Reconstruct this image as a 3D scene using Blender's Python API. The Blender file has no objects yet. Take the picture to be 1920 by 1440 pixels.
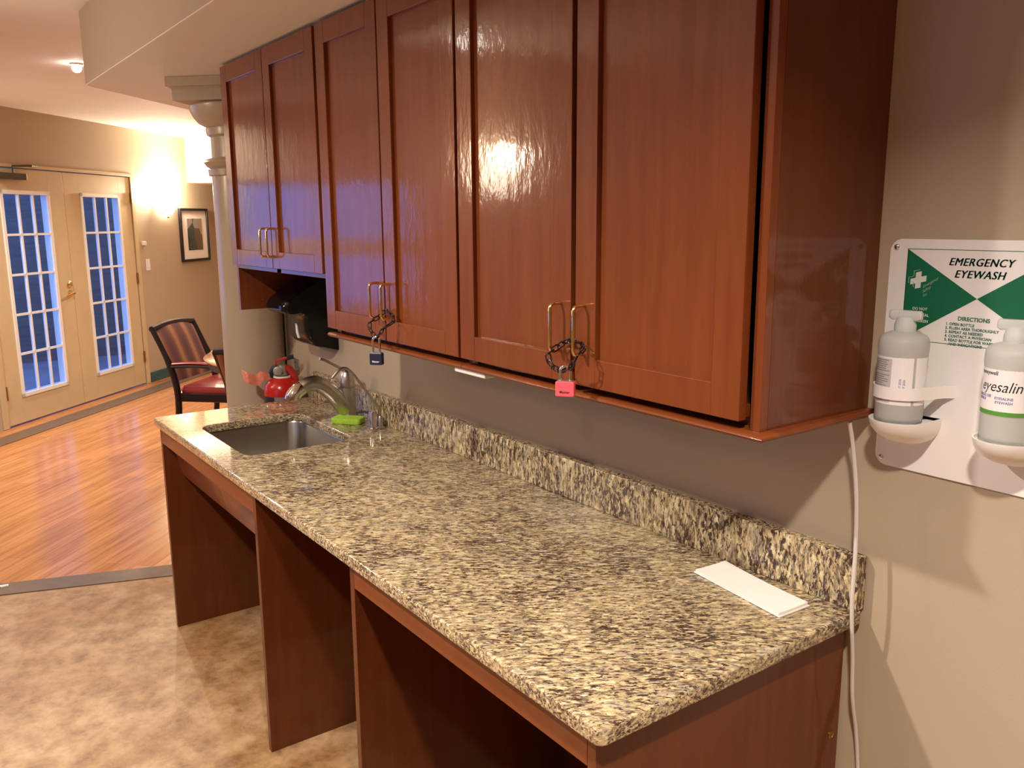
import bpy, bmesh, math, random
from mathutils import Vector, Matrix, Euler
random.seed(7)
scene = bpy.context.scene
COL = scene.collection
PI = math.pi

# ------------------------------------------------------------------ materials
def new_mat(name):
    m = bpy.data.materials.new(name); m.use_nodes = True
    nt = m.node_tree
    return m, nt, nt.nodes['Principled BSDF']

def setp(b, **kw):
    names = dict(color='Base Color', rough='Roughness', metal='Metallic', spec='Specular IOR Level', coat='Coat Weight',
                 coatr='Coat Roughness', trans='Transmission Weight', ior='IOR', em='Emission Color', ems='Emission Strength', alpha='Alpha', sss='Subsurface Weight')
    for k, v in kw.items():
        if k in ('color', 'em') and len(v) == 3: v = (*v, 1)
        b.inputs[names[k]].default_value = v

def ramp(nt, stops, interp='LINEAR'):
    r = nt.nodes.new('ShaderNodeValToRGB'); cr = r.color_ramp; cr.interpolation = interp
    while len(cr.elements) > 1: cr.elements.remove(cr.elements[-1])
    cr.elements[0].position = stops[0][0]; cr.elements[0].color = (*stops[0][1], 1)
    for p, c in stops[1:]:
        e = cr.elements.new(p); e.color = (*c, 1)
    return r

def coords(nt, rot=(0, 0, 0), scale=(1, 1, 1)):
    tc = nt.nodes.new('ShaderNodeTexCoord')
    a = nt.nodes.new('ShaderNodeMapping'); a.inputs['Rotation'].default_value = rot
    b = nt.nodes.new('ShaderNodeMapping'); b.inputs['Scale'].default_value = scale
    nt.links.new(tc.outputs['Object'], a.inputs['Vector']); nt.links.new(a.outputs['Vector'], b.inputs['Vector'])
    return b.outputs['Vector']

def noise(nt, vec, scale=5, detail=3, rough=.5, dist=0):
    n = nt.nodes.new('ShaderNodeTexNoise')
    n.inputs['Scale'].default_value = scale; n.inputs['Detail'].default_value = detail
    n.inputs['Roughness'].default_value = rough; n.inputs['Distortion'].default_value = dist
    if vec is not None: nt.links.new(vec, n.inputs['Vector'])
    return n

def mix(nt, fac, a, b, mode='MIX'):
    m = nt.nodes.new('ShaderNodeMix'); m.data_type = 'RGBA'; m.blend_type = mode
    for sock, v in ((m.inputs[0], fac), (m.inputs[6], a), (m.inputs[7], b)):
        if isinstance(v, (int, float)): sock.default_value = v
        elif isinstance(v, tuple): sock.default_value = (*v, 1) if len(v) == 3 else v
        else: nt.links.new(v, sock)
    return m.outputs[2]

def bump(nt, b, height, strength=.1, dist=.01):
    n = nt.nodes.new('ShaderNodeBump'); n.inputs['Strength'].default_value = strength; n.inputs['Distance'].default_value = dist
    nt.links.new(height, n.inputs['Height']); nt.links.new(n.outputs['Normal'], b.inputs['Normal'])

def plain(name, color, rough=.5, metal=0, spec=.5, var=0, vscale=8, **kw):
    m, nt, b = new_mat(name)
    setp(b, color=color, rough=rough, metal=metal, spec=spec, **kw)
    if var:
        n = noise(nt, coords(nt), vscale, 3)
        lo = tuple(c * (1 - var) for c in color); hi = tuple(min(1, c * (1 + var)) for c in color)
        r = ramp(nt, [(.3, lo), (.7, hi)]); nt.links.new(n.outputs['Fac'], r.inputs['Fac'])
        nt.links.new(r.outputs['Color'], b.inputs['Base Color'])
    return m

def paint(name, color, rough=.6):
    m, nt, b = new_mat(name); setp(b, rough=rough, spec=.35)
    n = noise(nt, coords(nt), 1.5, 2); r = ramp(nt, [(.3, tuple(c * .97 for c in color)), (.7, tuple(c * 1.02 for c in color))])
    nt.links.new(n.outputs['Fac'], r.inputs['Fac']); nt.links.new(r.outputs['Color'], b.inputs['Base Color'])
    f = noise(nt, coords(nt), 260, 2); bump(nt, b, f.outputs['Fac'], .08, .002)
    return m

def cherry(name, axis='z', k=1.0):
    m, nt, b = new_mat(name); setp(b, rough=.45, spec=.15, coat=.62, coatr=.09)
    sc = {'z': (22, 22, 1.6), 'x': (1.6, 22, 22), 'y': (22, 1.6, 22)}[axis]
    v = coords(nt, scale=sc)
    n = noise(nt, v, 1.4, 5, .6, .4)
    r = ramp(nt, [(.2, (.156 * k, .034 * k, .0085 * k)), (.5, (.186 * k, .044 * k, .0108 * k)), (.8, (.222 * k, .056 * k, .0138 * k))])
    nt.links.new(n.outputs['Fac'], r.inputs['Fac'])
    big = noise(nt, coords(nt), 2.2, 2)
    r2 = ramp(nt, [(.3, (.88, .86, .84)), (.7, (1.08, 1.10, 1.10))]); nt.links.new(big.outputs['Fac'], r2.inputs['Fac'])
    nt.links.new(mix(nt, 1.0, r.outputs['Color'], r2.outputs['Color'], 'MULTIPLY'), b.inputs['Base Color'])
    w = noise(nt, coords(nt, scale=(1, 1, .5)), 34, 3, .6)
    bump(nt, b, w.outputs['Fac'], .07, .01)
    nt.links.new(b.inputs['Normal'].links[0].from_socket, b.inputs['Coat Normal'])
    return m

def granite(name, rot, scale, rough=.06, spec=.8):
    m, nt, b = new_mat(name); setp(b, rough=rough, spec=spec)
    v = coords(nt, rot, scale)
    base = noise(nt, v, 1.0, 4, .62, .3)
    r = ramp(nt, [(.30, (.13, .085, .055)), (.42, (.30, .222, .132)), (.51, (.53, .41, .225)), (.60, (.68, .555, .335)), (.72, (.83, .76, .60))])
    nt.links.new(base.outputs['Fac'], r.inputs['Fac'])
    # grey quartz patches
    q = noise(nt, coords(nt, rot, tuple(s * .32 for s in scale)), 1.0, 3, .55)
    qr = ramp(nt, [(.56, (0, 0, 0)), (.66, (.8, .8, .8))]); nt.links.new(q.outputs['Fac'], qr.inputs['Fac'])
    c1 = mix(nt, qr.outputs['Color'], r.outputs['Color'], (.42, .36, .27))
    # dark mica flecks, drawn out along the grain
    d = noise(nt, coords(nt, rot, tuple(s * 1.25 for s in scale)), 1.0, 3.5, .68, .5)
    mod = noise(nt, coords(nt), 9, 2, .5)
    ad = nt.nodes.new('ShaderNodeMath'); ad.operation = 'MULTIPLY_ADD'
    nt.links.new(mod.outputs['Fac'], ad.inputs[0]); ad.inputs[1].default_value = .27; nt.links.new(d.outputs['Fac'], ad.inputs[2])
    dr = ramp(nt, [(.56, (1, 1, 1)), (.625, (0, 0, 0))]); nt.links.new(ad.outputs[0], dr.inputs['Fac'])
    c2 = mix(nt, dr.outputs['Color'], c1, (.060, .030, .026))
    d2 = noise(nt, coords(nt, rot, tuple(s * .75 for s in scale)), 1.3, 3, .6, .2)
    dr2 = ramp(nt, [(.36, (.8, .8, .8)), (.45, (0, 0, 0))]); nt.links.new(d2.outputs['Fac'], dr2.inputs['Fac'])
    c3 = mix(nt, dr2.outputs['Color'], c2, (.12, .10, .08))
    nt.links.new(c3, b.inputs['Base Color'])
    return m

M = {}
M['wall'] = paint('wall_paint_beige', (.47, .376, .268))
M['ceiling'] = paint('ceiling_paint', (.84, .81, .77), .8)
M['door_paint'] = plain('door_paint_beige', (.60, .47, .28), .35, var=.03)
M['white'] = plain('white_gloss_paint', (.82, .80, .78), .35)
M['column'] = plain('column_gloss_paint', (.47, .38, .275), .28, var=.03)
M['cherry'] = cherry('cherry_wood_vertical', 'z')
M['cherry_h'] = cherry('cherry_wood_horizontal', 'x', 1.0)
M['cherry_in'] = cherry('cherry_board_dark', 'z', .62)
M['cherry_shaded'] = cherry('cherry_shaded_ends', 'z', .74)  # cherry darkened so the end faces carry their shade in the colour
M['mahog'] = plain('dark_mahogany', (.016, .007, .008), .35, var=.3, spec=.35)
SC = 1.0
M['granite'] = granite('granite_gold', (0, 0, -math.radians(54)), (52, 150, 150))
M['granite_v'] = granite('granite_gold_upright', (0, 0, 0), (115, 115, 44), .24, .35)
M['steel'] = plain('brushed_steel', (.42, .40, .37), .27, 1)
M['nickel'] = plain('brushed_nickel', (.52, .48, .43), .33, 1, var=.1, vscale=60)
M['chrome'] = plain('chrome', (.75, .75, .76), .08, 1)
M['satin'] = plain('satin_chrome', (.80, .78, .75), .2, 1)
M['brass'] = plain('polished_brass', (.83, .62, .30), .18, 1)
M['oldbrass'] = plain('dull_brass', (.42, .28, .10), .35, 1)
M['black'] = plain('black_gloss_plastic', (.004, .004, .005), .14, spec=.3)
M['blackm'] = plain('black_matt', (.012, .012, .014), .45)
M['iron'] = plain('black_chain_steel', (.035, .03, .035), .3, .8)
M['navy'] = plain('navy_vinyl', (.012, .016, .045), .4)
M['pink'] = plain('pink_vinyl', (.90, .13, .17), .35)
M['green_sponge'] = plain('green_sponge', (.36, .62, .05), .95, var=.18, vscale=150)
M['paper'] = plain('white_paper', (.88, .84, .80), .8, var=.015, vscale=30)
M['red'] = plain('red_enamel', (.50, .016, .012), .22)
M['redhose'] = plain('red_plastic', (.46, .03, .02), .4)
M['orange_tag'] = plain('salmon_tag', (.90, .30, .20), .6, var=.12, vscale=60)
M['greylabel'] = plain('grey_label', (.22, .21, .22), .5, var=.25, vscale=180)
M['navylabel'] = plain('navy_label', (.012, .015, .032), .45, var=.6, vscale=160)
M['galv'] = plain('galvanised_steel', (.55, .54, .52), .4, .9)
M['plate'] = plain('white_plastic_plate', (.90, .87, .85), .3)
M['sgreen'] = plain('safety_green', (.003, .145, .06), .45)
M['tgreen'] = plain('dark_green_ink', (.012, .15, .085), .5)
M['wink'] = plain('white_ink', (.75, .76, .70), .5)
M['palink'] = plain('pale_green_ink', (.30, .45, .30), .5)
M['label'] = plain('white_label', (.88, .86, .87), .4)
M['ink'] = plain('black_ink', (.02, .02, .022), .5)
M['greyink'] = plain('grey_ink', (.22, .21, .22), .5)
M['greypanel'] = plain('grey_label_panel', (.56, .54, .53), .5)
M['purple'] = plain('purple_ink', (.16, .12, .36), .5)
M['lgreen'] = plain('green_ink_band', (.10, .30, .045), .5)
M['cable'] = plain('pale_grey_cable', (.62, .57, .53), .45)
M['teal'] = plain('teal_vinyl_base', (.035, .10, .11), .45)
M['strip'] = plain('taupe_vinyl_strip', (.135, .088, .060), .35, var=.12, vscale=20)
M['seat'] = plain('burgundy_vinyl', (.30, .035, .03), .3, var=.08)
M['fixture'] = plain('light_trim_white', (.8, .77, .72), .5)
M['tabletop'] = plain('honey_table_top', (.60, .30, .13), .15, var=.1, coat=.5)
M['apron'] = plain('navy_table_edge', (.022, .030, .06), .35)
M['gunmetal'] = plain('gunmetal', (.10, .085, .06), .35, .7)

def emis(name, col, s):
    m, nt, b = new_mat(name); setp(b, color=(.8, .8, .8), em=col, ems=s); return m
M['bulb'] = emis('bulb_glass', (1, .89, .76), 40)
M['lamp'] = emis('lamp_lens', (1, .80, .58), 14)
M['shade'] = emis('sconce_glass', (1, .84, .62), 22)

# translucent bottle plastic with saline
m, nt, b = new_mat('frosted_plastic'); setp(b, color=(.80, .81, .78), rough=.38, trans=.45, ior=1.25); M['frost'] = m
m, nt, b = new_mat('frosted_cap_plastic'); setp(b, color=(.78, .80, .79), rough=.42, trans=.30, ior=1.2); M['frostcap'] = m

# window glass
m = bpy.data.materials.new('window_glass'); m.use_nodes = True; nt = m.node_tree; nt.nodes.clear()
o = nt.nodes.new('ShaderNodeOutputMaterial'); tr = nt.nodes.new('ShaderNodeBsdfTransparent'); gl = nt.nodes.new('ShaderNodeBsdfGlossy')
tr.inputs['Color'].default_value = (.9, .95, .97, 1); gl.inputs['Roughness'].default_value = .02
fr = nt.nodes.new('ShaderNodeFresnel'); ge = nt.nodes.new('ShaderNodeNewGeometry')
ma = nt.nodes.new('ShaderNodeMath'); ma.operation = 'MULTIPLY_ADD'; nt.links.new(ge.outputs['Backfacing'], ma.inputs[0]); ma.inputs[1].default_value = 1 / 1.45 - 1.45; ma.inputs[2].default_value = 1.45
nt.links.new(ma.outputs[0], fr.inputs['IOR'])
mx = nt.nodes.new('ShaderNodeMixShader'); nt.links.new(fr.outputs[0], mx.inputs[0]); nt.links.new(tr.outputs[0], mx.inputs[1]); nt.links.new(gl.outputs[0], mx.inputs[2])
nt.links.new(mx.outputs[0], o.inputs[0]); M['glass'] = m

# wood plank floor, boards parallel to the angled wall
m, nt, b = new_mat('oak_plank_floor'); setp(b, rough=.18, spec=.5)
v = coords(nt, (0, 0, math.radians(45)), (1, 1, 1))
br = nt.nodes.new('ShaderNodeTexBrick'); nt.links.new(v, br.inputs['Vector'])
br.inputs['Scale'].default_value = 1; br.inputs['Brick Width'].default_value = 1.1; br.inputs['Row Height'].default_value = .085
br.inputs['Mortar Size'].default_value = .0012; br.inputs['Bias'].default_value = 0; br.inputs['Mortar Smooth'].default_value = .2
br.inputs['Color1'].default_value = (.50, .205, .075, 1); br.inputs['Color2'].default_value = (.62, .275, .105, 1); br.inputs['Mortar'].default_value = (.22, .09, .035, 1)
g = noise(nt, coords(nt, (0, 0, math.radians(45)), (1.5, 26, 26)), 1.5, 4, .6, .3)
gr = ramp(nt, [(.3, (.66, .60, .56)), (.55, (1, 1, 1)), (.75, (1.15, 1.12, 1.08))]); nt.links.new(g.outputs['Fac'], gr.inputs['Fac'])
nt.links.new(mix(nt, 1.0, br.outputs['Color'], gr.outputs['Color'], 'MULTIPLY'), b.inputs['Base Color']); M['planks'] = m

# mottled sheet vinyl
m, nt, b = new_mat('mottled_vinyl_floor'); setp(b, rough=.42, spec=.4)
n1 = noise(nt, coords(nt), 13, 7, .68, .12)
r1 = ramp(nt, [(.30, (.21, .112, .050)), (.43, (.34, .20, .095)), (.55, (.44, .275, .14)), (.70, (.52, .35, .20))]); nt.links.new(n1.outputs['Fac'], r1.inputs['Fac'])
n2 = noise(nt, coords(nt), 3.2, 4, .55, .1)
r2 = ramp(nt, [(.36, (.80, .68, .55)), (.60, (1.0, 1.0, 1.02))]); nt.links.new(n2.outputs['Fac'], r2.inputs['Fac'])
c = mix(nt, 1.0, r1.outputs['Color'], r2.outputs['Color'], 'MULTIPLY')
n3 = noise(nt, coords(nt), 38, 3, .6)
r3 = ramp(nt, [(.25, (.62, .58, .56)), (.36, (1, 1, 1))]); nt.links.new(n3.outputs['Fac'], r3.inputs['Fac'])
nt.links.new(mix(nt, .8, c, r3.outputs['Color'], 'MULTIPLY'), b.inputs['Base Color']); M['vinyl'] = m

# striped upholstery (stripes run up the back: local y)
m, nt, b = new_mat('striped_upholstery'); setp(b, rough=.7)
v = coords(nt, scale=(1, 1, 1)); wv = nt.nodes.new('ShaderNodeTexWave'); wv.wave_type = 'BANDS'; wv.bands_direction = 'Y'
wv.inputs['Scale'].default_value = 1.9; wv.inputs['Distortion'].default_value = .25; nt.links.new(v, wv.inputs['Vector'])
r = ramp(nt, [(.0, (.10, .028, .024)), (.4, (.15, .042, .030)), (.75, (.22, .075, .038)), (.97, (.34, .15, .06))]); nt.links.new(wv.outputs['Fac'], r.inputs['Fac'])
nt.links.new(r.outputs['Color'], b.inputs['Base Color']); M['stripes'] = m

# abstract print in the picture frame
m, nt, b = new_mat('still_life_print'); setp(b, rough=.5)
vo = nt.nodes.new('ShaderNodeTexVoronoi'); vo.inputs['Scale'].default_value = 9; nt.links.new(coords(nt, scale=(1, 1, .8)), vo.inputs['Vector'])
r = ramp(nt, [(0, (.03, .03, .03)), (.25, (.06, .07, .06)), (.45, (.14, .10, .06)), (.6, (.40, .26, .14)), (.8, (.30, .26, .25)), (1, (.45, .38, .34))], 'CONSTANT')
sx = nt.nodes.new('ShaderNodeSeparateColor'); nt.links.new(vo.outputs['Color'], sx.inputs[0]); nt.links.new(sx.outputs[0], r.inputs['Fac'])
nt.links.new(r.outputs['Color'], b.inputs['Base Color']); M['print'] = m

# siding of the house outside
m, nt, b = new_mat('outside_siding'); setp(b, rough=.8)
n = noise(nt, coords(nt, scale=(1, 1, 9)), 3, 3); r = ramp(nt, [(.3, (.07, .085, .09)), (.7, (.12, .13, .135))]); nt.links.new(n.outputs['Fac'], r.inputs['Fac'])
nt.links.new(r.outputs['Color'], b.inputs['Base Color']); M['siding'] = m
M['snow'] = plain('pale_paving', (.20, .20, .21), .8, var=.15, vscale=3)

# ------------------------------------------------------------------ mesh helpers
def BM(): return bmesh.new()
def box(bm, x0, x1, y0, y1, z0, z1, T=None):
    vs = [bm.verts.new((x, y, z)) for x in (x0, x1) for y in (y0, y1) for z in (z0, z1)]
    for f in ((0, 1, 3, 2), (4, 6, 7, 5), (0, 4, 5, 1), (2, 3, 7, 6), (0, 2, 6, 4), (1, 5, 7, 3)):
        bm.faces.new([vs[i] for i in f])
    if T:
        for v in vs: v.co = T(v.co)
    return vs

def ring(bm, c, r, n, ux, uy):
    return [bm.verts.new(c + ux * (math.cos(2 * PI * i / n) * r) + uy * (math.sin(2 * PI * i / n) * r)) for i in range(n)]

def loft(bm, rings, closed_ends=True, loop=False):
    n = len(rings[0])
    pairs = list(zip(rings[:-1], rings[1:]))
    if loop: pairs.append((rings[-1], rings[0]))
    for a, b in pairs:
        for i in range(n):
            bm.faces.new((a[i], a[(i + 1) % n], b[(i + 1) % n], b[i]))
    if closed_ends and not loop:
        bm.faces.new(list(reversed(rings[0]))); bm.faces.new(rings[-1])

def tube(bm, pts, r, seg=10, loop=False, flat=1.0):
    pts = [Vector(p) for p in pts]; n = len(pts)
    rr = r if isinstance(r, (list, tuple)) else [r] * n
    rings = []; u = None
    for i, p in enumerate(pts):
        if loop: t = pts[(i + 1) % n] - pts[i - 1]
        else: t = pts[min(i + 1, n - 1)] - pts[max(i - 1, 0)]
        t.normalize()
        if u is None:
            u = Vector((0, 0, 1)).cross(t)
            if u.length < .1: u = Vector((1, 0, 0)).cross(t)
        u = (u - t * u.dot(t)).normalized(); w = t.cross(u)
        rings.append(ring(bm, p, rr[i], seg, u, w * flat))
    loft(bm, rings, True, loop)

def smooth_path(pts, k=6):
    P = [Vector(p) for p in pts]; out = []
    for i in range(len(P) - 1):
        p0, p1, p2, p3 = P[max(i - 1, 0)], P[i], P[i + 1], P[min(i + 2, len(P) - 1)]
        for j in range(k):
            t = j / k
            out.append(.5 * ((2 * p1) + (p2 - p0) * t + (2 * p0 - 5 * p1 + 4 * p2 - p3) * t * t + (3 * p1 - p0 - 3 * p2 + p3) * t ** 3))
    out.append(P[-1]); return out

def lathe(bm, prof, c, seg=32, T=None):
    c = Vector(c); rings = []
    for r, z in prof:
        rings.append(ring(bm, c + Vector((0, 0, z)), max(r, 1e-4), seg, Vector((1, 0, 0)), Vector((0, 1, 0))))
    loft(bm, rings)
    if T:
        for R in rings:
            for v in R: v.co = T(v.co)

def prism(bm, poly, f0, f1):
    """poly: list of 2D points; f0/f1 map a 2D point to the 3D start/end cap."""
    a = [bm.verts.new(f0(p)) for p in poly]; b = [bm.verts.new(f1(p)) for p in poly]
    n = len(poly)
    for i in range(n): bm.faces.new((a[i], a[(i + 1) % n], b[(i + 1) % n], b[i]))
    bm.faces.new(list(reversed(a))); bm.faces.new(b)

def rrect(x0, x1, y0, y1, r, k=6):
    out = []
    for cx, cy, a0 in ((x1 - r, y1 - r, 0), (x0 + r, y1 - r, 90), (x0 + r, y0 + r, 180), (x1 - r, y0 + r, 270)):
        for i in range(k + 1):
            a = math.radians(a0 + 90 * i / k); out.append((cx + r * math.cos(a), cy + r * math.sin(a)))
    return out

ORG = {}
def empty(name, loc, label, cat, group=None):
    o = bpy.data.objects.new(name, None); COL.objects.link(o); o.location = loc; o.empty_display_size = .05
    o['label'] = label; o['category'] = cat
    if group: o['group'] = group
    ORG[o.name] = Vector(loc); return o

def obj(name, bm, mat, parent=None, smooth=False, bevel=0, local=False, seg=2, label=None):
    bmesh.ops.recalc_face_normals(bm, faces=bm.faces)
    if parent is not None: org = Vector((0, 0, 0)) if local else ORG[parent.name]
    else:
        xs = [v.co for v in bm.verts]
        org = Vector(((min(c.x for c in xs) + max(c.x for c in xs)) / 2, (min(c.y for c in xs) + max(c.y for c in xs)) / 2, min(c.z for c in xs)))
    bmesh.ops.translate(bm, verts=bm.verts, vec=-org)
    me = bpy.data.meshes.new(name); bm.to_mesh(me); bm.free()
    o = bpy.data.objects.new(name, me); COL.objects.link(o)
    for mm in (mat if isinstance(mat, (list, tuple)) else [mat]): me.materials.append(M[mm])
    if parent is not None: o.parent = parent; ORG[o.name] = ORG[parent.name] if not local else Vector((0, 0, 0))
    else: o.location = org; ORG[o.name] = org
    if smooth:
        for p in me.polygons: p.use_smooth = True
        try: me.set_sharp_from_angle(angle=math.radians(42))
        except Exception: pass
    if bevel:
        b = o.modifiers.new('edge', 'BEVEL'); b.width = bevel; b.segments = seg; b.limit_method = 'ANGLE'; b.angle_limit = math.radians(40)
    if label: o['label'] = label
    return o

def tag(o, label, cat, group=None):
    o['label'] = label; o['category'] = cat
    if group: o['group'] = group
    return o
def struct(name, bm, mat, bevel=0, smooth=False, label=None, cat=None):
    o = obj(name, bm, mat, None, smooth, bevel); o['kind'] = 'structure'
    if label: o['label'] = label
    if cat: o['category'] = cat
    return o

def copy_tree(o, parent=None):
    c = o.copy(); COL.objects.link(c); c.parent = parent
    for ch in list(o.children): copy_tree(ch, c)
    ORG[c.name] = ORG.get(o.name, Vector())
    return c

def text_into(bm, body, size, f, shear=0, bold=0, extrude=.0003, align='LEFT', squash=1.0, spacing=1.0):
    cu = bpy.data.curves.new('t', 'FONT'); cu.body = body; cu.size = size; cu.shear = shear; cu.offset = bold
    cu.extrude = extrude; cu.space_character = spacing; cu.align_x = align; cu.resolution_u = 3
    to = bpy.data.objects.new('t', cu); COL.objects.link(to)
    bpy.context.view_layer.update()
    dg = bpy.context.evaluated_depsgraph_get()
    me = bpy.data.meshes.new_from_object(to.evaluated_get(dg))
    n0 = len(bm.verts); bm.from_mesh(me); bm.verts.ensure_lookup_table()
    for v in bm.verts[n0:]: v.co = f(v.co.x * squash, v.co.y, v.co.z)
    bpy.data.objects.remove(to); bpy.data.curves.remove(cu); bpy.data.meshes.remove(me)

# ------------------------------------------------------------------ key dimensions (metres)
H = .865; DEP = .680; LEN = 2.573; SLAB = .030
ZB, ZT, ZA = 1.2574, 2.1905, 1.4242
XL, XR = -2.578, -.0232
FR = -.3151                      # face frame front
CEIL = 2.495
S2 = math.sqrt(.5)
P0 = Vector((-7.53, -.125, 0)); DU = Vector((-S2, S2, 0)); DN = Vector((S2, S2, 0))
def W(c): return P0 + DU * c[0] + DN * c[1] + Vector((0, 0, c[2]))     # (along far wall, out of it into the room, up)
def boxW(bm, u0, u1, t0, t1, z0, z1): return box(bm, u0, u1, t0, t1, z0, z1, W)

# ------------------------------------------------------------------ room shell
def xline(y): return -3.323 + .3523 * (y + 1.207)            # kitchen edge of the floor strip
bm = BM(); poly = [(xline(-4.6), -4.6), (3.2, -4.6), (3.2, .12), (xline(.12), .12)]
prism(bm, poly, lambda p: Vector((p[0], p[1], -.05)), lambda p: Vector((p[0], p[1], 0)))
struct('floor', bm, 'vinyl', label='mottled tan sheet vinyl floor of the kitchenette')
bm = BM(); poly = [(-2.80, -4.6), (-2.80, 3.6), (-11.35, 3.6), (-3.15, -4.6)]
prism(bm, poly, lambda p: Vector((p[0], p[1], -.1)), lambda p: Vector((p[0], p[1], -.0015)))
struct('floor_far', bm, 'planks', label='orange brown plank floor of the room beyond')
# dark vinyl strip where the two floors meet, and the inlaid strip along the far wall
bm = BM(); wd = Vector((-.94, .335, 0)) * .135
a, b_ = Vector((xline(-4.5), -4.5, 0)), Vector((xline(-.02), -.02, 0))
q = [a, b_, b_ + wd, a + wd]
prism(bm, q, lambda p: p + Vector((0, 0, -.004)), lambda p: p + Vector((0, 0, .004)))
struct('trim_1', bm, 'strip', label='dark taupe strip where plank floor meets vinyl')
bm = BM(); boxW(bm, -4.0, 4.4, .155, .335, -.004, .003); struct('trim_2', bm, 'strip', label='dark inlaid floor strip along the far wall')

# back wall behind the counter, ending at the column
bm = BM(); box(bm, -2.975, 3.2, 0, .12, -.05, CEIL); struct('wall_back', bm, 'wall', label='beige wall behind the cabinets')
bm = BM(); box(bm, -2.92, -2.80, .12, 3.6, -.05, CEIL); struct('wall_side', bm, 'wall', label='beige wall closing the dining room')
bm = BM(); box(bm, 3.2, 3.3, -4.6, .12, -.05, CEIL); struct('wall_right', bm, 'wall', label='beige wall at the right of the kitchenette')
bm = BM(); box(bm, -3.2, -1.3, -4.7, -4.6, -.05, CEIL); box(bm, .1, 3.3, -4.7, -4.6, -.05, CEIL); box(bm, -1.3, .1, -4.7, -4.6, -.05, .95); box(bm, -1.3, .1, -4.7, -4.6, 2.05, CEIL)
struct('wall_front', bm, 'wall', label='beige wall opposite the cabinets')
bm = BM()
for a in ((-1.3, -1.24, .95, 2.05), (.04, .10, .95, 2.05), (-1.24, .04, .95, 1.01), (-1.24, .04, 1.99, 2.05), (-.73, -.67, 1.01, 1.99)): box(bm, a[0], a[1], -4.68, -4.62, a[2], a[3])
w2 = struct('fill_window', bm, 'white', .003, label='added white framed window opposite the cabinets, for blue fill light', cat='window')  # unseen window, added to bring blue sky fill onto the cabinet wall
bm = BM(); box(bm, -1.25, .05, -4.652, -4.648, 1.0, 2.0); obj('glass_pane', bm, 'glass', w2)
bm = BM(); box(bm, -11.5, -2.80, 3.6, 3.7, -.05, CEIL); struct('wall_left', bm, 'wall', label='beige wall at the end of the dining room')
bm = BM(); box(bm, -3.42, -3.06, -2.75, -1.76, 0, CEIL); struct('wall_pier', bm, 'wall', label='beige wall pier facing the cabinets')
# far wall, angled 45 degrees, with the doorway and a wide window left of it
bm = BM(); t0 = -.15
boxW(bm, -6.4, -3.45, t0, 0, -.05, CEIL); boxW(bm, -3.45, -1.95, t0, 0, -.05, .86); boxW(bm, -3.45, -1.95, t0, 0, 1.93, CEIL)
boxW(bm, -1.95, -.945, t0, 0, -.05, CEIL); boxW(bm, -.945, .975, t0, 0, 2.035, CEIL); boxW(bm, .975, 5.45, t0, 0, -.05, CEIL)
struct('wall_far', bm, 'wall', label='beige angled far wall with the glazed doors')
# bulkhead box at the right of the far wall
bm = BM(); boxW(bm, 2.05, 4.2, 0.002, .9, 2.02, CEIL - .001); struct('wall_bulkhead', bm, 'wall', label='boxed bulkhead at the top of the far wall')
# ceilings
bm = BM(); prism(bm, [(3.3, -4.7), (3.3, .12), (-2.8, .12), (-2.8, 3.7), (-11.5, 3.7), (-3.1, -4.7)], lambda p: Vector((p[0], p[1], CEIL)), lambda p: Vector((p[0], p[1], CEIL + .1)))
struct('ceiling', bm, 'ceiling', label='warm white ceiling')
SOF = [(3.2, 0), (3.2, -.65), (-3.40, -.65), (-4.15, .10), (-2.975, .10), (-2.975, 0)]
bm = BM(); prism(bm, SOF, lambda p: Vector((p[0], p[1], ZT + .004)), lambda p: Vector((p[0], p[1], CEIL - .001)))
struct('wall_soffit', bm, 'wall', label='beige face of the dropped soffit over the counter')
bm = BM(); prism(bm, SOF, lambda p: Vector((p[0], p[1], ZT)), lambda p: Vector((p[0], p[1], ZT + .0035)))
struct('ceiling_soffit', bm, 'ceiling', label='underside of the dropped soffit')
# teal wall base and door casing on the far wall
bm = BM(); boxW(bm, 1.05, 4.6, 0, .012, 0, .10); struct('baseboard_far', bm, 'teal', .003, label='dark teal vinyl wall base')
bm = BM(); boxW(bm, .975, 1.035, -.02, .012, 0, 2.05); boxW(bm, -1.005, -.945, -.02, .012, 0, 2.05); boxW(bm, -1.005, 1.035, -.02, .012, 2.035, 2.062)
struct('trim_3', bm, 'door_paint', .003, label='beige casing around the glazed doors')

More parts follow.
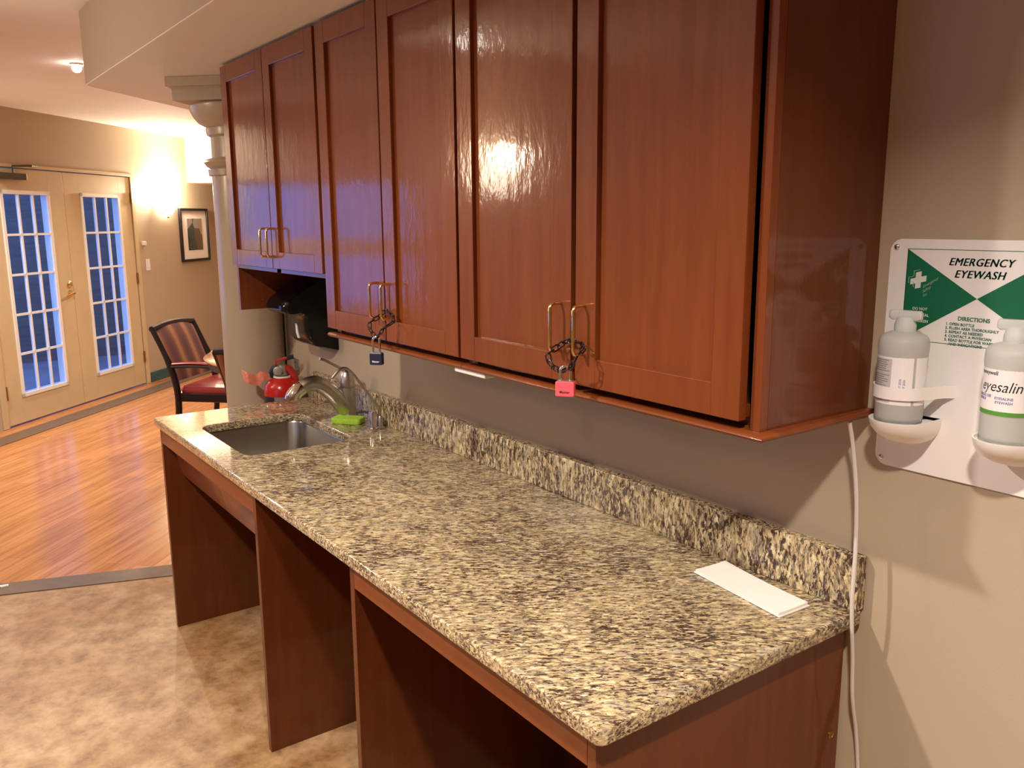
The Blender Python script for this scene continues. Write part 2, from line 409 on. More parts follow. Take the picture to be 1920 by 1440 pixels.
# glazed doors
def door(name, u0, u1, g0, g1, label, hinge_u):
    bm = BM(); z0, z1, gz0, gz1 = .012, 2.028, .215, 1.86
    boxW(bm, u0, g0, -.045, 0, z0, z1); boxW(bm, g1, u1, -.045, 0, z0, z1); boxW(bm, g0, g1, -.045, 0, z0, gz0); boxW(bm, g0, g1, -.045, 0, gz1, z1)
    d = struct(name, bm, 'door_paint', .002, label=label, cat='door')
    bm = BM(); w = .032
    for a in ((g0, g0 + w, gz0, gz1), (g1 - w, g1, gz0, gz1), (g0, g1, gz0, gz0 + w), (g0, g1, gz1 - w, gz1)):
        boxW(bm, a[0], a[1], -.055, .009, a[2], a[3])
    obj('glazing_frame', bm, 'white', d, bevel=.002)
    bm = BM(); boxW(bm, g0 + .02, g1 - .02, -.006, -.002, gz0 + .02, gz1 - .02); obj('glass_pane', bm, 'glass', d)
    bm = BM(); a, b = g0 + w, g1 - w; c0, c1 = gz0 + w, gz1 - w
    for i in (1, 2):
        u = a + (b - a) * i / 3; boxW(bm, u - .009, u + .009, -.014, .006, c0, c1)
    for i in (1, 2, 3, 4):
        z = c0 + (c1 - c0) * i / 5; boxW(bm, a, b, -.014, .006, z - .009, z + .009)
    obj('window_grille', bm, 'white', d)
    for z in (.28, 1.06, 1.83):
        bm = BM(); boxW(bm, hinge_u - .012, hinge_u + .012, -.004, .010, z - .05, z + .05)
        tube(bm, [W((hinge_u, .012, z - .055)), W((hinge_u, .012, z + .055))], .007, 8); obj('hinge', bm, 'oldbrass', d)
    return d
dl = door('door_1', -.938, -.002, -.765, -.195, 'left leaf of the beige glazed double doors with lever handle', -.938)
dr_ = door('door_2', .002, .968, .205, .785, 'right leaf of the beige glazed double doors', .968)
bm = BM(); lathe(bm, [(.028, 0), (.028, .008), (.010, .012), (.010, .045), (.0, .046)], (0, 0, 0), 16, lambda c: W((-.055 + c.x, c.z, 1.0 + c.y)))
tube(bm, [W((-.055, .045, 1.0)), W((-.09, .05, .995)), W((-.15, .05, .985)), W((-.165, .048, .975))], [.012, .011, .010, .008], 8)
obj('door_handle', bm, 'brass', dl, smooth=True)
bm = BM(); lathe(bm, [(.026, 0), (.03, .01), (.02, .02), (0, .022)], (0, 0, 0), 16, lambda c: W((-.055 + c.x, c.z, 1.075 + c.y))); obj('deadbolt', bm, 'brass', dl, smooth=True)
bm = BM(); boxW(bm, -.80, -.50, 0, .055, 1.94, 1.99); t = obj('door_closer', bm, 'gunmetal', None, bevel=.004)
tag(t, 'dull bronze door closer at the top of the left glazed door', 'door closer')
bm = BM(); tube(bm, [W((-.62, .03, 1.99)), W((-.62, .03, 2.045)), W((-.50, .10, 2.05)), W((-.34, .03, 2.055))], .009, 8)
k = obj('closer_arm', bm, 'gunmetal', t)

# window to the left of the doors, glazed, with a thick meeting rail
bm = BM()
for a in ((-3.45, -3.39, .86, 1.93), (-2.01, -1.95, .86, 1.93), (-3.45, -1.95, .86, .92), (-3.45, -1.95, 1.89, 1.93), (-3.45, -1.95, 1.33, 1.46), (-2.73, -2.67, .86, 1.93)):
    boxW(bm, a[0], a[1], -.09, -.03, a[2], a[3])
wn = struct('window_1', bm, 'white', .003, label='white framed window in the far wall left of the doors', cat='window')
bm = BM(); boxW(bm, -3.42, -1.98, -.062, -.058, .88, 1.92); obj('glass_pane', bm, 'glass', wn)

# outside: paving, the neighbouring siding wall
bm = BM(); box(bm, -16, -4, -9, 8, -.25, -.12); 
o = struct('ground_outside', bm, 'snow', label='pale paving outside the doors')
bm = BM(); box(bm, -11.6, -11.3, -1.0, 3.5, -.12, 3.2); struct('wall_outside', bm, 'siding', label='grey sided wall seen through the door glass')

# ------------------------------------------------------------------ column
cx, cy = -2.975, -.128
col = empty('round_column', (cx, cy, 0), 'round beige column with square capital at the far end of the counter', 'column')
bm = BM(); lathe(bm, [(.134, .0), (.134, .9), (.131, 1.80), (.131, 1.815)], (cx, cy, 0), 40); obj('shaft', bm, 'column', col, True)
bm = BM(); lathe(bm, [(.19, 0), (.19, .06), (.175, .085), (.16, .09), (.16, .11), (.134, .13)], (cx, cy, 0), 40); obj('base', bm, 'column', col, True)
bm = BM(); lathe(bm, [(.131, 1.797), (.143, 1.80), (.145, 1.825), (.139, 1.832), (.15, 1.838), (.162, 1.855), (.155, 1.866), (.126, 1.875)], (cx, cy, 0), 40); obj('astragal_ring', bm, 'column', col, True)
bm = BM(); lathe(bm, [(.126, 1.86), (.1255, 1.96), (.140, 1.968), (.143, 1.985), (.143, 1.998)], (cx, cy, 0), 40); obj('neck', bm, 'column', col, True)
bm = BM(); lathe(bm, [(.135, 1.994), (.142, 2.0), (.170, 2.015), (.190, 2.040), (.203, 2.068), (.206, 2.085), (.200, 2.092)], (cx, cy, 0), 40); obj('echinus', bm, 'column', col, True)
bm = BM()
def sq(a, z): return [bm.verts.new((cx + dx * a * math.sqrt(2), cy + dy * a * math.sqrt(2), z)) for dx, dy in ((1, 0), (0, 1), (-1, 0), (0, -1))]
loft(bm, [sq(.150, 2.085), sq(.196, 2.098), sq(.196, 2.142), sq(.205, 2.150), sq(.214, 2.152), sq(.214, 2.189)])
obj('abacus', bm, 'column', col)

# ------------------------------------------------------------------ wall cabinets
def handle_bm(x, z0, z1, y, proj=.030, r=.0038):
    bm = BM(); k = .009; yf = y - proj
    pts = [(x, y, z1), (x, yf + k, z1), (x, yf + k * .3, z1 - k * .3), (x, yf, z1 - k), (x, yf, z0 + k), (x, yf + k * .3, z0 + k * .3), (x, yf + k, z0), (x, y, z0)]
    tube(bm, pts, r, 10); return bm

def cab_door(parent, x0, x1, z0, z1, hx, hz0, hz1):
    bm = BM(); st = .061; yb, yf = FR - .0015, FR - .0215
    box(bm, x0, x0 + st, yf, yb, z0, z1); box(bm, x1 - st, x1, yf, yb, z0, z1)
    box(bm, x0 + st, x1 - st, yf, yb, z0, z0 + st - .003); box(bm, x0 + st, x1 - st, yf, yb, z1 - st, z1)
    box(bm, x0 + st - .004, x1 - st + .004, yf + .0105, yb, z0 + st - .01, z1 - st + .005)
    d = obj('door', bm, 'cherry', parent, bevel=.0014)
    h = obj('handle', handle_bm(hx, hz0, hz1, yf), 'brass', d, True, label='slim brass bar pull')
    return d

def wall_cab(name, x0, x1, zb, doors, label, rail, hz):
    t = empty(name, ((x0 + x1) / 2, FR / 2, zb), label, 'cabinet', 'cherry wall cabinets over the counter')
    bm = BM(); w = .019
    box(bm, x0, x0 + w, FR + .02, -.001, zb, ZT - .02); box(bm, x1 - w, x1, FR + .02, -.001, zb, ZT - .02)
    box(bm, x0 + w, x1 - w, FR + .03, -.001, zb + .012, zb + .03); box(bm, x0 + w, x1 - w, FR + .028, FR + .045, zb + .0005, zb + .03); box(bm, x0 + w, x1 - w, FR + .02, -.001, ZT - .04, ZT - .02); box(bm, x0 + w, x1 - w, -.012, -.001, zb + .03, ZT - .04)
    obj('carcass', bm, 'cherry_shaded', t)
    bm = BM(); zf = zb + (.0185 if rail else 0); box(bm, x0, x0 + .034, FR, FR + .02, zf, ZT - .02); box(bm, x1 - (.020 if rail == 'end' else .034), x1, FR, FR + .02, zb if rail == 'end' else zf, ZT - .02)
    xm = (doors[0][1] + doors[1][0]) / 2
    box(bm, xm - .02, xm + .02, FR, FR + .02, zf, ZT - .02); box(bm, x0 + .034, x1 - .034, FR, FR + .02, zf, zb + .04); box(bm, x0 + .034, x1 - .034, FR, FR + .02, ZT - .07, ZT - .02)
    obj('face_frame', bm, 'cherry', t, bevel=.001)
    bm = BM(); box(bm, x0, x1, FR + .012, -.001, ZT - .02, ZT - .0005); obj('top_shadow_strip', bm, 'mahog', t)  # dark strip stands in for the shadow gap under the soffit
    for i, (a, b) in enumerate(doors):
        hx = b - .030 if i == 0 else a + .030
        cab_door(t, a, b, zb + .0165, ZT - .012, hx, hz[0], hz[1])
    if rail:
        bm = BM(); z0, z1 = 1.2436, 1.2575
        def prof(y, z): return None
        pr = [(.034, z1), (-.012, z1), (-.0175, z1 - .003), (-.0195, z1 - .007), (-.0175, z1 - .011), (-.012, z0), (.034, z0)]
        xe = x1 + (.0125 if rail == 'end' else 0)
        a = [[bm.verts.new((x0 + .0005 if x == 0 else (x1 - p[0] - .0 if rail == 'end' else x1), FR + p[0], p[1])) for p in pr] for x in (0, 1)]
        for i in range(len(pr) - 1):
            bm.faces.new((a[0][i], a[0][i + 1], a[1][i + 1], a[1][i]))
        bm.faces.new(a[0])
        bm.faces.new((a[0][0], a[1][0], a[1][-1], a[0][-1]))
        if rail == 'end':
            c = [bm.verts.new((x1 - p[0], -.001, p[1])) for p in pr]
            for i in range(len(pr) - 1): bm.faces.new((a[1][i], a[1][i + 1], c[i + 1], c[i]))
            bm.faces.new(c); bm.faces.new((a[1][0], c[0], c[-1], a[1][-1]))
        else: bm.faces.new(a[1])
        obj('light_rail', bm, 'cherry_h', t, True)
    return t
XAB, XBC = -1.690, -.906
ca = wall_cab('wall_cabinet', XL, XAB - .0005, ZA, [(-2.562, -2.127), (-2.122, -1.700)], 'shorter cherry wall cabinet over the sink with raised bottom', False, (1.482, 1.580))
bm = BM(); box(bm, XL, XL + .019, FR, -.001, ZB, ZA - .0005); obj('end_panel', bm, 'cherry', ca, label='cherry end panel hanging below the short cabinet')
cb = wall_cab('wall_cabinet', XAB + .0005, XBC - .0005, ZB, [(-1.680, -1.291), (-1.284, -.912)], 'middle cherry wall cabinet chained shut with the black padlock', 'mid', (1.338, 1.434))
cc = wall_cab('wall_cabinet', XBC + .0005, XR, ZB, [(-.901, -.484), (-.470, -.050)], 'cherry wall cabinet beside the eyewash sign, chained with the pink padlock', 'end', (1.339, 1.437))
# white strip under the rail
bm = BM(); box(bm, -.950, -.815, -.325, -.290, 1.2325, 1.2434)
tag(obj('light_strip', bm, 'white', None, bevel=.003), 'thin white light strip peeking out under the middle of the cabinet rail', 'light')

# ------------------------------------------------------------------ base units
pf = -.6598
sb = empty('sink_cabinet', (-2.02, -.33, 0), 'open cherry sink base with two side panels and a slanted apron', 'cabinet')
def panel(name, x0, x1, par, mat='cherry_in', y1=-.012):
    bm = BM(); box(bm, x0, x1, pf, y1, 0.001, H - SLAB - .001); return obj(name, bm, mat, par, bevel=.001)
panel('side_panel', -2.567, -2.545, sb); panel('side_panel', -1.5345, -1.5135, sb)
bm = BM(); box(bm, -2.5445, -1.535, pf, pf + .02, .765, H - SLAB - .001); obj('front_rail', bm, 'cherry_h', sb, bevel=.001)
bm = BM(); vs = box(bm, -2.5445, -1.535, -.638, -.622, .625, .80)
for v in vs:
    if v.co.z < .7: v.co.y += .045
obj('apron', bm, 'cherry_h', sb, bevel=.001, label='slanted cherry board hiding the sink pipes')
rb = empty('base_cabinet', (-.45, -.33, 0), 'open cherry base cabinet under the near end of the counter', 'cabinet')
panel('side_panel', -.889, -.868, rb); panel('end_panel', -.0505, -.0300, rb, 'cherry_shaded')
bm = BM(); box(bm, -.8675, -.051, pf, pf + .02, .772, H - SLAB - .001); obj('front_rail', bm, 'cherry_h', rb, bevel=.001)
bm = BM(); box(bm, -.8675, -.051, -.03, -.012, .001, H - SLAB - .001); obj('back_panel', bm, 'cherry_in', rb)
bm = BM(); lathe(bm, [(.008, 0), (.008, .0015), (.0055, .003), (.004, .001), (0, .001)], (0, 0, 0), 16, lambda c: Vector((-.030 + c.z, -.037 + c.x, .595 + c.y)))
obj('screw_cap', bm, 'oldbrass', rb, True, label='brass screw cup near the wall edge of the end panel')

# ------------------------------------------------------------------ countertop with cut-out
ct = empty('countertop', (-LEN / 2, -DEP / 2, H - SLAB), 'speckled gold granite countertop with upstand', 'countertop')
cu = bpy.data.curves.new('c', 'CURVE'); cu.dimensions = '2D'; cu.fill_mode = 'BOTH'
ev = .004; cu.extrude = SLAB / 2 - ev; cu.bevel_depth = ev; cu.bevel_resolution = 2
def spl(pts):
    s = cu.splines.new('POLY'); s.points.add(len(pts) - 1); s.use_cyclic_u = True
    for p, q in zip(s.points, pts): p.co = (q[0], q[1], 0, 1)
SX0, SX1, SY0, SY1 = -2.315, -1.800, -.580, -.200
spl(rrect(-LEN + ev, -ev, -DEP + ev, -.0015 - ev, .012, 4))
spl(rrect(SX0 - ev, SX1 + ev, SY0 - ev, SY1 + ev, .055, 7))
to = bpy.data.objects.new('c', cu); COL.objects.link(to); bpy.context.view_layer.update()
me = bpy.data.meshes.new_from_object(to.evaluated_get(bpy.context.evaluated_depsgraph_get()))
bm = BM(); bm.from_mesh(me); bmesh.ops.translate(bm, verts=bm.verts, vec=(0, 0, H - SLAB / 2))
bmesh.ops.remove_doubles(bm, verts=bm.verts, dist=1e-5)
bpy.data.objects.remove(to); bpy.data.meshes.remove(me)
obj('slab', bm, 'granite', ct)
bm = BM(); box(bm, -LEN, 0, -.0305, -.0015, H, H + .1086); obj('backsplash', bm, 'granite_v', ct, bevel=.003)

# sink
sk = empty('sink', ((SX0 + SX1) / 2, (SY0 + SY1) / 2, H - SLAB - .2), 'undermounted stainless steel sink set in the granite counter', 'sink')
bm = BM(); zt = H - SLAB - .0005
def loop(x0, x1, y0, y1, r, z): return [bm.verts.new((p[0], p[1], z)) for p in rrect(x0, x1, y0, y1, r, 7)]
o_ = .006
L = [loop(SX0 - .03, SX1 + .03, SY0 - .03, SY1 + .03, .06, zt), loop(SX0 - o_, SX1 + o_, SY0 - o_, SY1 + o_, .06, zt), loop(SX0 - o_ + .003, SX1 + o_ - .003, SY0 - o_ + .003, SY1 + o_ - .003, .058, zt - .006),
     loop(SX0 + .004, SX1 - .004, SY0 + .004, SY1 - .004, .055, zt - .165), loop(SX0 + .012, SX1 - .012, SY0 + .012, SY1 - .012, .05, zt - .183), loop(SX0 + .035, SX1 - .035, SY0 + .035, SY1 - .035, .04, zt - .190)]
for a, b in zip(L[:-1], L[1:]):
    for i in range(len(a)): bm.faces.new((a[i], a[(i + 1) % len(a)], b[(i + 1) % len(a)], b[i]))
bm.faces.new(L[-1])
s = obj('basin', bm, 'steel', sk, True); sm = s.modifiers.new('thick', 'SOLIDIFY'); sm.thickness = .0012; sm.offset = -1
bm = BM(); lathe(bm, [(.045, 0), (.045, .003), (.036, .004), (.03, .001), (0, .001)], ((SX0 + SX1) / 2, -.36, zt - .1897), 24); obj('drain', bm, 'chrome', sk, True)

# ------------------------------------------------------------------ faucet, soap pump, filter tap, sponge, napkin
fx, fy = -2.085, -.092
HS = H; H = HS + .0006
ft = empty('faucet', (fx, fy, H), 'brushed nickel single lever faucet behind the sink', 'faucet')
bm = BM(); lathe(bm, [(.034, 0), (.034, .006), (.0315, .010), (.031, .11), (.0305, .125)], (fx, fy, H), 28); obj('body', bm, 'nickel', ft, True)
bm = BM(); lathe(bm, [(.030, .1255), (.0305, .127), (.030, .145), (.0275, .165), (.022, .182), (.012, .192), (0, .194)], (fx, fy, H), 28)
tube(bm, smooth_path([(fx, fy - .004, H + .183), (fx - .002, fy - .022, H + .198), (fx - .006, fy - .048, H + .214), (fx - .010, fy - .078, H + .232), (fx - .012, fy - .098, H + .240)], 4), [.010] * 4 + [.009] * 4 + [.0085] * 4 + [.008] * 5, 12, flat=.6)
obj('lever_handle', bm, 'nickel', ft, True)
sp = [(fx, fy - .006, .905), (fx, fy - .032, .938), (fx, fy - .058, .970), (fx, fy - .090, 1.000), (fx, fy - .125, 1.018), (fx, fy - .155, 1.018), (fx, fy - .178, 1.008)]
bm = BM(); pth = smooth_path(sp, 6); tube(bm, pth, [.034 - .008 * i / (len(pth) - 1) for i in range(len(pth))], 20); obj('spout', bm, 'nickel', ft, True)
bm = BM(); hd = smooth_path([(fx, fy - .178, 1.008), (fx, fy - .198, .997), (fx, fy - .211, .982), (fx, fy - .216, .968)], 4)
tube(bm, hd, [.0265 + .0025 * i / (len(hd) - 1) for i in range(len(hd))], 20); obj('spray_head', bm, 'chrome', ft, True)

sx, sy = -1.893, -.085
sd = empty('soap_dispenser', (sx, sy, H), 'short chrome soap pump with black nozzle beside the sponge', 'soap dispenser')
bm = BM(); lathe(bm, [(.0185, 0), (.0185, .003), (.0155, .004), (.0155, .058), (.0135, .064), (.006, .067), (0, .067)], (sx, sy, H), 24); obj('body', bm, 'satin', sd, True)
bm = BM(); tube(bm, [(sx - .006, sy - .006, H + .057), (sx - .035, sy - .020, H + .058), (sx - .060, sy - .032, H + .052)], [.0075, .007, .006], 10, flat=.55); obj('nozzle', bm, 'blackm', sd, True)

gx = -1.880
fl = empty('filter_tap', (gx, -.06, H), 'thin gooseneck filter tap between faucet and upstand', 'tap')
bm = BM(); lathe(bm, [(.016, 0), (.016, .004), (.010, .008), (.009, .04), (.006, .045)], (gx, -.062, H), 20); obj('base', bm, 'nickel', fl, True)
bm = BM(); tube(bm, smooth_path([(gx, -.062, H + .03), (gx, -.066, .94), (gx, -.083, .963), (gx, -.107, .999), (gx, -.154, 1.066), (gx, -.175, 1.090), (gx, -.194, 1.100), (gx, -.216, 1.094), (gx, -.242, 1.070)], 6), .0052, 12); obj('neck', bm, 'nickel', fl, True)

H = HS
bm = BM(); n0 = rrect(-.058, .058, -.032, .032, .012, 4)
R = Matrix.Rotation(math.radians(38), 3, 'Z')
def spz(p, z, s): v = R @ Vector((p[0] * s, p[1] * s, 0)); return Vector((v.x - 2.030, v.y - .118, H + z))
loft(bm, [[bm.verts.new(spz(p, z, s)) for p in n0] for z, s in ((.001, .95), (.004, 1), (.018, 1.0), (.022, .96))])
tag(obj('sponge', bm, 'green_sponge', None, True), 'bright green scrubbing sponge lying behind the sink', 'sponge')

bm = BM(); A, B_, C_, D_ = [Vector(p) for p in ((-.313, -.134, H + .0012), (-.307, -.044, H + .0012), (-.067, -.079, H + .0012), (-.071, -.166, H + .0012))]
q = [A, D_, C_, B_]
nx, ny = 10, 3
for lay, (zz, ins) in enumerate(((.0, .0), (.0032, .004))):
    c0 = sum(q, Vector()) / 4
    pts = [p + (c0 - p).normalized() * ins for p in q]
    g = [[None] * (ny + 1) for _ in range(nx + 1)]; g2 = [[None] * (ny + 1) for _ in range(nx + 1)]
    for i in range(nx + 1):
        for j in range(ny + 1):
            p = pts[0].lerp(pts[1], i / nx).lerp(pts[3].lerp(pts[2], i / nx), j / ny)
            w = .0022 * (abs(i / nx - .5) * 2) ** 2 * (1 if j in (0, ny) else .6) * (lay + .2)
            g[i][j] = bm.verts.new(p + Vector((0, 0, zz))); g2[i][j] = bm.verts.new(p + Vector((0, 0, zz + .0022 + w)))
    for i in range(nx):
        for j in range(ny):
            bm.faces.new((g2[i][j], g2[i + 1][j], g2[i + 1][j + 1], g2[i][j + 1])); bm.faces.new((g[i][j], g[i][j + 1], g[i + 1][j + 1], g[i + 1][j]))
        bm.faces.new((g[i][0], g[i + 1][0], g2[i + 1][0], g2[i][0])); bm.faces.new((g[i][ny], g2[i][ny], g2[i + 1][ny], g[i + 1][ny]))
    for j in range(ny):
        bm.faces.new((g[0][j], g2[0][j], g2[0][j + 1], g[0][j + 1])); bm.faces.new((g[nx][j], g[nx][j + 1], g2[nx][j + 1], g2[nx][j]))
tag(obj('napkin', bm, 'paper', None), 'folded white paper napkin lying on the granite near the wall', 'napkin')

# ------------------------------------------------------------------ fire extinguisher, tag and bracket
ex, ey = -2.690, -.112
fe = empty('fire_extinguisher', (ex, ey, .50), 'red fire extinguisher hung on the wall beside the column', 'fire extinguisher')
bm = BM(); lathe(bm, [(.070, .50), (.080, .515), (.080, .885), (.076, .910), (.060, .932), (.034, .945), (.030, .95)], (ex, ey, 0), 36); obj('cylinder', bm, 'red', fe, True)
vd = math.atan2(-1.453 - ey, .851 - ex)                      # direction towards the kitchen
def arc_label(bm, a0, a1, z0, z1, r, k=10):
    g = [[bm.verts.new((ex + r * math.cos(a0 + (a1 - a0) * i / k), ey + r * math.sin(a0 + (a1 - a0) * i / k), z)) for z in (z0, z1)] for i in range(k + 1)]
    h = [[bm.verts.new((ex + (r - .0012) * math.cos(a0 + (a1 - a0) * i / k), ey + (r - .0012) * math.sin(a0 + (a1 - a0) * i / k), z)) for z in (z0, z1)] for i in range(k + 1)]
    for i in range(k):
        bm.faces.new((g[i][0], g[i + 1][0], g[i + 1][1], g[i][1])); bm.faces.new((h[i][0], h[i][1], h[i + 1][1], h[i + 1][0]))
        bm.faces.new((g[i][1], g[i + 1][1], h[i + 1][1], h[i][1])); bm.faces.new((g[i][0], h[i][0], h[i + 1][0], g[i + 1][0]))
    bm.faces.new((g[0][0], g[0][1], h[0][1], h[0][0])); bm.faces.new((g[k][0], h[k][0], h[k][1], g[k][1]))
bm = BM(); arc_label(bm, vd - 1.45, vd - .50, .60, .868, .0812); obj('dark_label', bm, 'navylabel', fe)
bm = BM(); arc_label(bm, vd - .49, vd + .30, .60, .868, .0812); obj('grey_label', bm, 'greylabel', fe)
bm = BM(); lathe(bm, [(.038, .941), (.038, .949), (.033, .950)], (ex, ey, 0), 24); obj('neck_collar', bm, 'label', fe, True)
bm = BM(); lathe(bm, [(.024, .948), (.026, .956), (.020, .965), (.020, .995), (.014, 1.0)], (ex, ey, 0), 20)
vx = Vector((math.cos(vd - PI / 2), math.sin(vd - PI / 2), 0))   # leftwards in the view from the kitchen
e3 = Vector((ex, ey, 0))
lathe(bm, [(.019, 0), (.019, .018), (.012, .02)], (0, 0, 0), 18, lambda c: e3 + Vector((0, 0, .975)) + Vector((math.cos(vd), math.sin(vd), 0)) * (.018 + c.z) + vx * (c.x + .018) + Vector((0, 0, c.y)))
obj('valve', bm, 'galv', fe, True)
def bar(bm, a, b, w, h):
    a, b = Vector(a), Vector(b); d = (b - a).normalized(); s = Vector((0, 0, 1)).cross(d).normalized() * w / 2; u = d.cross(s).normalized() * h / 2
    va = [bm.verts.new(a + s * i + u * j) for i, j in ((1, 1), (-1, 1), (-1, -1), (1, -1))]; vb = [bm.verts.new(b + s * i + u * j) for i, j in ((1, 1), (-1, 1), (-1, -1), (1, -1))]
    loft(bm, [va, vb])
bm = BM(); bar(bm, e3 + vx * .030 + Vector((0, 0, .992)), e3 + vx * .020 + Vector((0, 0, 1.018)), .022, .010)
bar(bm, e3 + vx * .020 + Vector((0, 0, 1.016)), e3 - vx * .042 + Vector((0, 0, 1.030)), .024, .010); obj('squeeze_handle', bm, 'redhose', fe, bevel=.002)
bm = BM(); bar(bm, e3 - vx * .022 + Vector((0, 0, 1.024)), e3 - vx * .052 + Vector((0, 0, 1.030)), .026, .016); obj('handle_tip', bm, 'blackm', fe, bevel=.002)
bm = BM(); tube(bm, smooth_path([e3 - vx * .015 + Vector((0, 0, .985)), e3 - vx * .034 + Vector((0, 0, .972)), e3 - vx * .050 + Vector((0, 0, .94)), e3 - vx * .056 + Vector((0, 0, .905))], 5), .0165, 12); obj('hose', bm, 'redhose', fe, True)
bm = BM(); tube(bm, smooth_path([e3 + vx * .022 + Vector((0, 0, .995)), e3 + vx * .040 + Vector((0, 0, .975)), e3 + vx * .050 + Vector((0, 0, .945))], 5), .011, 10); obj('trigger_grip', bm, 'navy', fe, True)
# pink inspection tag on a loop round the neck
bm = BM(); tp = smooth_path([e3 + vx * .040 + Vector((.02, -.02, .952)), e3 + vx * .062 + Vector((.03, -.035, .958)), e3 + vx * .088 + Vector((.01, -.02, .938)), e3 + vx * .120 + Vector((.02, -.03, .950)), e3 + vx * .155 + Vector((.0, -.01, .962))], 6)
A = []
for i, p in enumerate(tp):
    h = .013 + .012 * min(1, i / 8)
    A.append([bm.verts.new(p + Vector((.004, -.004, h))), bm.verts.new(p + Vector((-.004, .004, -h))), bm.verts.new(p + Vector((-.003, .005, -h))), bm.verts.new(p + Vector((.005, -.003, h)))])
loft(bm, A)
tag(obj('inspection_tag', bm, 'orange_tag', None, True), 'curled salmon pink inspection tag tied to the fire extinguisher', 'tag')
bm = BM(); box(bm, -2.822, -2.772, -.004, -.001, .93, 1.0); box(bm, -2.812, -2.782, -.04, -.001, .945, .952)
wb = obj('wall_bracket', bm, 'galv', None, bevel=.001); tag(wb, 'small galvanised hanging bracket screwed to the wall above the extinguisher', 'bracket')
bm = BM(); lathe(bm, [(.006, 0), (.005, .003), (0, .004)], (0, 0, 0), 12, lambda c: Vector((-2.797 + c.x, -.004 - c.z, .983 + c.y))); obj('screw', bm, 'chrome', wb, True)

# ------------------------------------------------------------------ paper towel dispenser under the short cabinet
pt = empty('towel_dispenser', (-2.44, -.001, 1.08), 'glossy black curved paper towel dispenser on the wall under the short cabinet', 'towel dispenser')
pr = [(-.002, 1.39), (-.05, 1.385), (-.10, 1.368), (-.15, 1.340), (-.19, 1.316), (-.212, 1.298), (-.223, 1.278), (-.222, 1.260), (-.210, 1.250), (-.190, 1.249), (-.172, 1.254), (-.150, 1.248), (-.138, 1.232), (-.133, 1.205), (-.131, 1.175), (-.126, 1.148), (-.112, 1.126), (-.085, 1.110), (-.045, 1.098), (-.002, 1.088)]
bm = BM(); xs = [(-2.548, .93), (-2.535, .985), (-2.51, 1.0), (-2.38, 1.0), (-2.355, .985), (-2.342, .93)]
rings = [[bm.verts.new((x, p[0] * s - .0, 1.235 + (p[1] - 1.235) * (s * .5 + .5))) for p in pr] for x, s in xs]
loft(bm, rings); obj('housing', bm, 'black', pt, True)
bm = BM(); prism(bm, [(-.1335, 1.20), (-.1315, 1.16), (-.126, 1.140), (-.120, 1.143), (-.127, 1.165), (-.129, 1.20)], lambda p: Vector((-2.455, p[0] - .002, p[1])), lambda p: Vector((-2.437, p[0] - .002, p[1]))); obj('window', bm, 'label', pt, bevel=.001)  # pale strip painting a highlight onto the black housing

# ------------------------------------------------------------------ chains and padlocks
def chain(name, pts, label):
    P = smooth_path([Vector(p) for p in pts + [pts[0]]], 8)
    d = [0]
    for a, b in zip(P[:-1], P[1:]): d.append(d[-1] + (b - a).length)
    n = max(6, int(d[-1] / .0185)); bm = BM()
    def at(s):
        s = s % d[-1]
        for i in range(len(P) - 1):
            if d[i + 1] >= s: return P[i].lerp(P[i + 1], (s - d[i]) / max(1e-6, d[i + 1] - d[i]))
        return P[-1]
    for i in range(n):
        s0 = d[-1] * i / n; a, b = at(s0 - .0028), at(s0 + d[-1] / n + .0028)
        t = (b - a).normalized(); hl = (b - a).length / 2; c = (a + b) / 2
        u = t.cross(Vector((0, 1, 0)));
        if u.length < .2: u = t.cross(Vector((1, 0, 0)))
        u.normalize(); w = t.cross(u)
        if i % 2: u = (u * .5 + w * .86).normalized()
        hw = .0052; loop_ = []
        for k in range(14):
            ang = 2 * PI * k / 14; x = math.cos(ang); y = math.sin(ang)
            loop_.append(c + t * ((hl - hw) * (1 if x > 0.05 else -1 if x < -.05 else 0) + x * hw) + u * (y * hw))
        tube(bm, loop_, .0015, 6, loop=True)
    return tag(obj(name, bm, 'iron', None, True), label, 'chain', 'black chains round the cabinet pulls')
def ypt(l, f=-.388, bk=-.350):
    out = []
    zc = sum(p[1] for p in l) / len(l)
    for x, z in l: out.append((x, f if z < zc + .006 else bk, z))
    return out
chain('chain', ypt([(-.505, 1.3485), (-.494, 1.357), (-.4706, 1.3654), (-.4488, 1.3646), (-.424, 1.358), (-.405, 1.3434), (-.414, 1.3274), (-.430, 1.3136), (-.440, 1.3135), (-.468, 1.309), (-.487, 1.322), (-.4995, 1.3349)]), 'black chain looped through the brass pulls above the pink padlock')
chain('chain', ypt([(-1.300, 1.340), (-1.277, 1.3539), (-1.2582, 1.364), (-1.236, 1.3573), (-1.215, 1.3486), (-1.207, 1.3379), (-1.213, 1.3167), (-1.228, 1.3006), (-1.2451, 1.2891), (-1.2632, 1.299), (-1.284, 1.3113), (-1.293, 1.3257)]), 'black chain looped through the brass pulls above the black padlock')

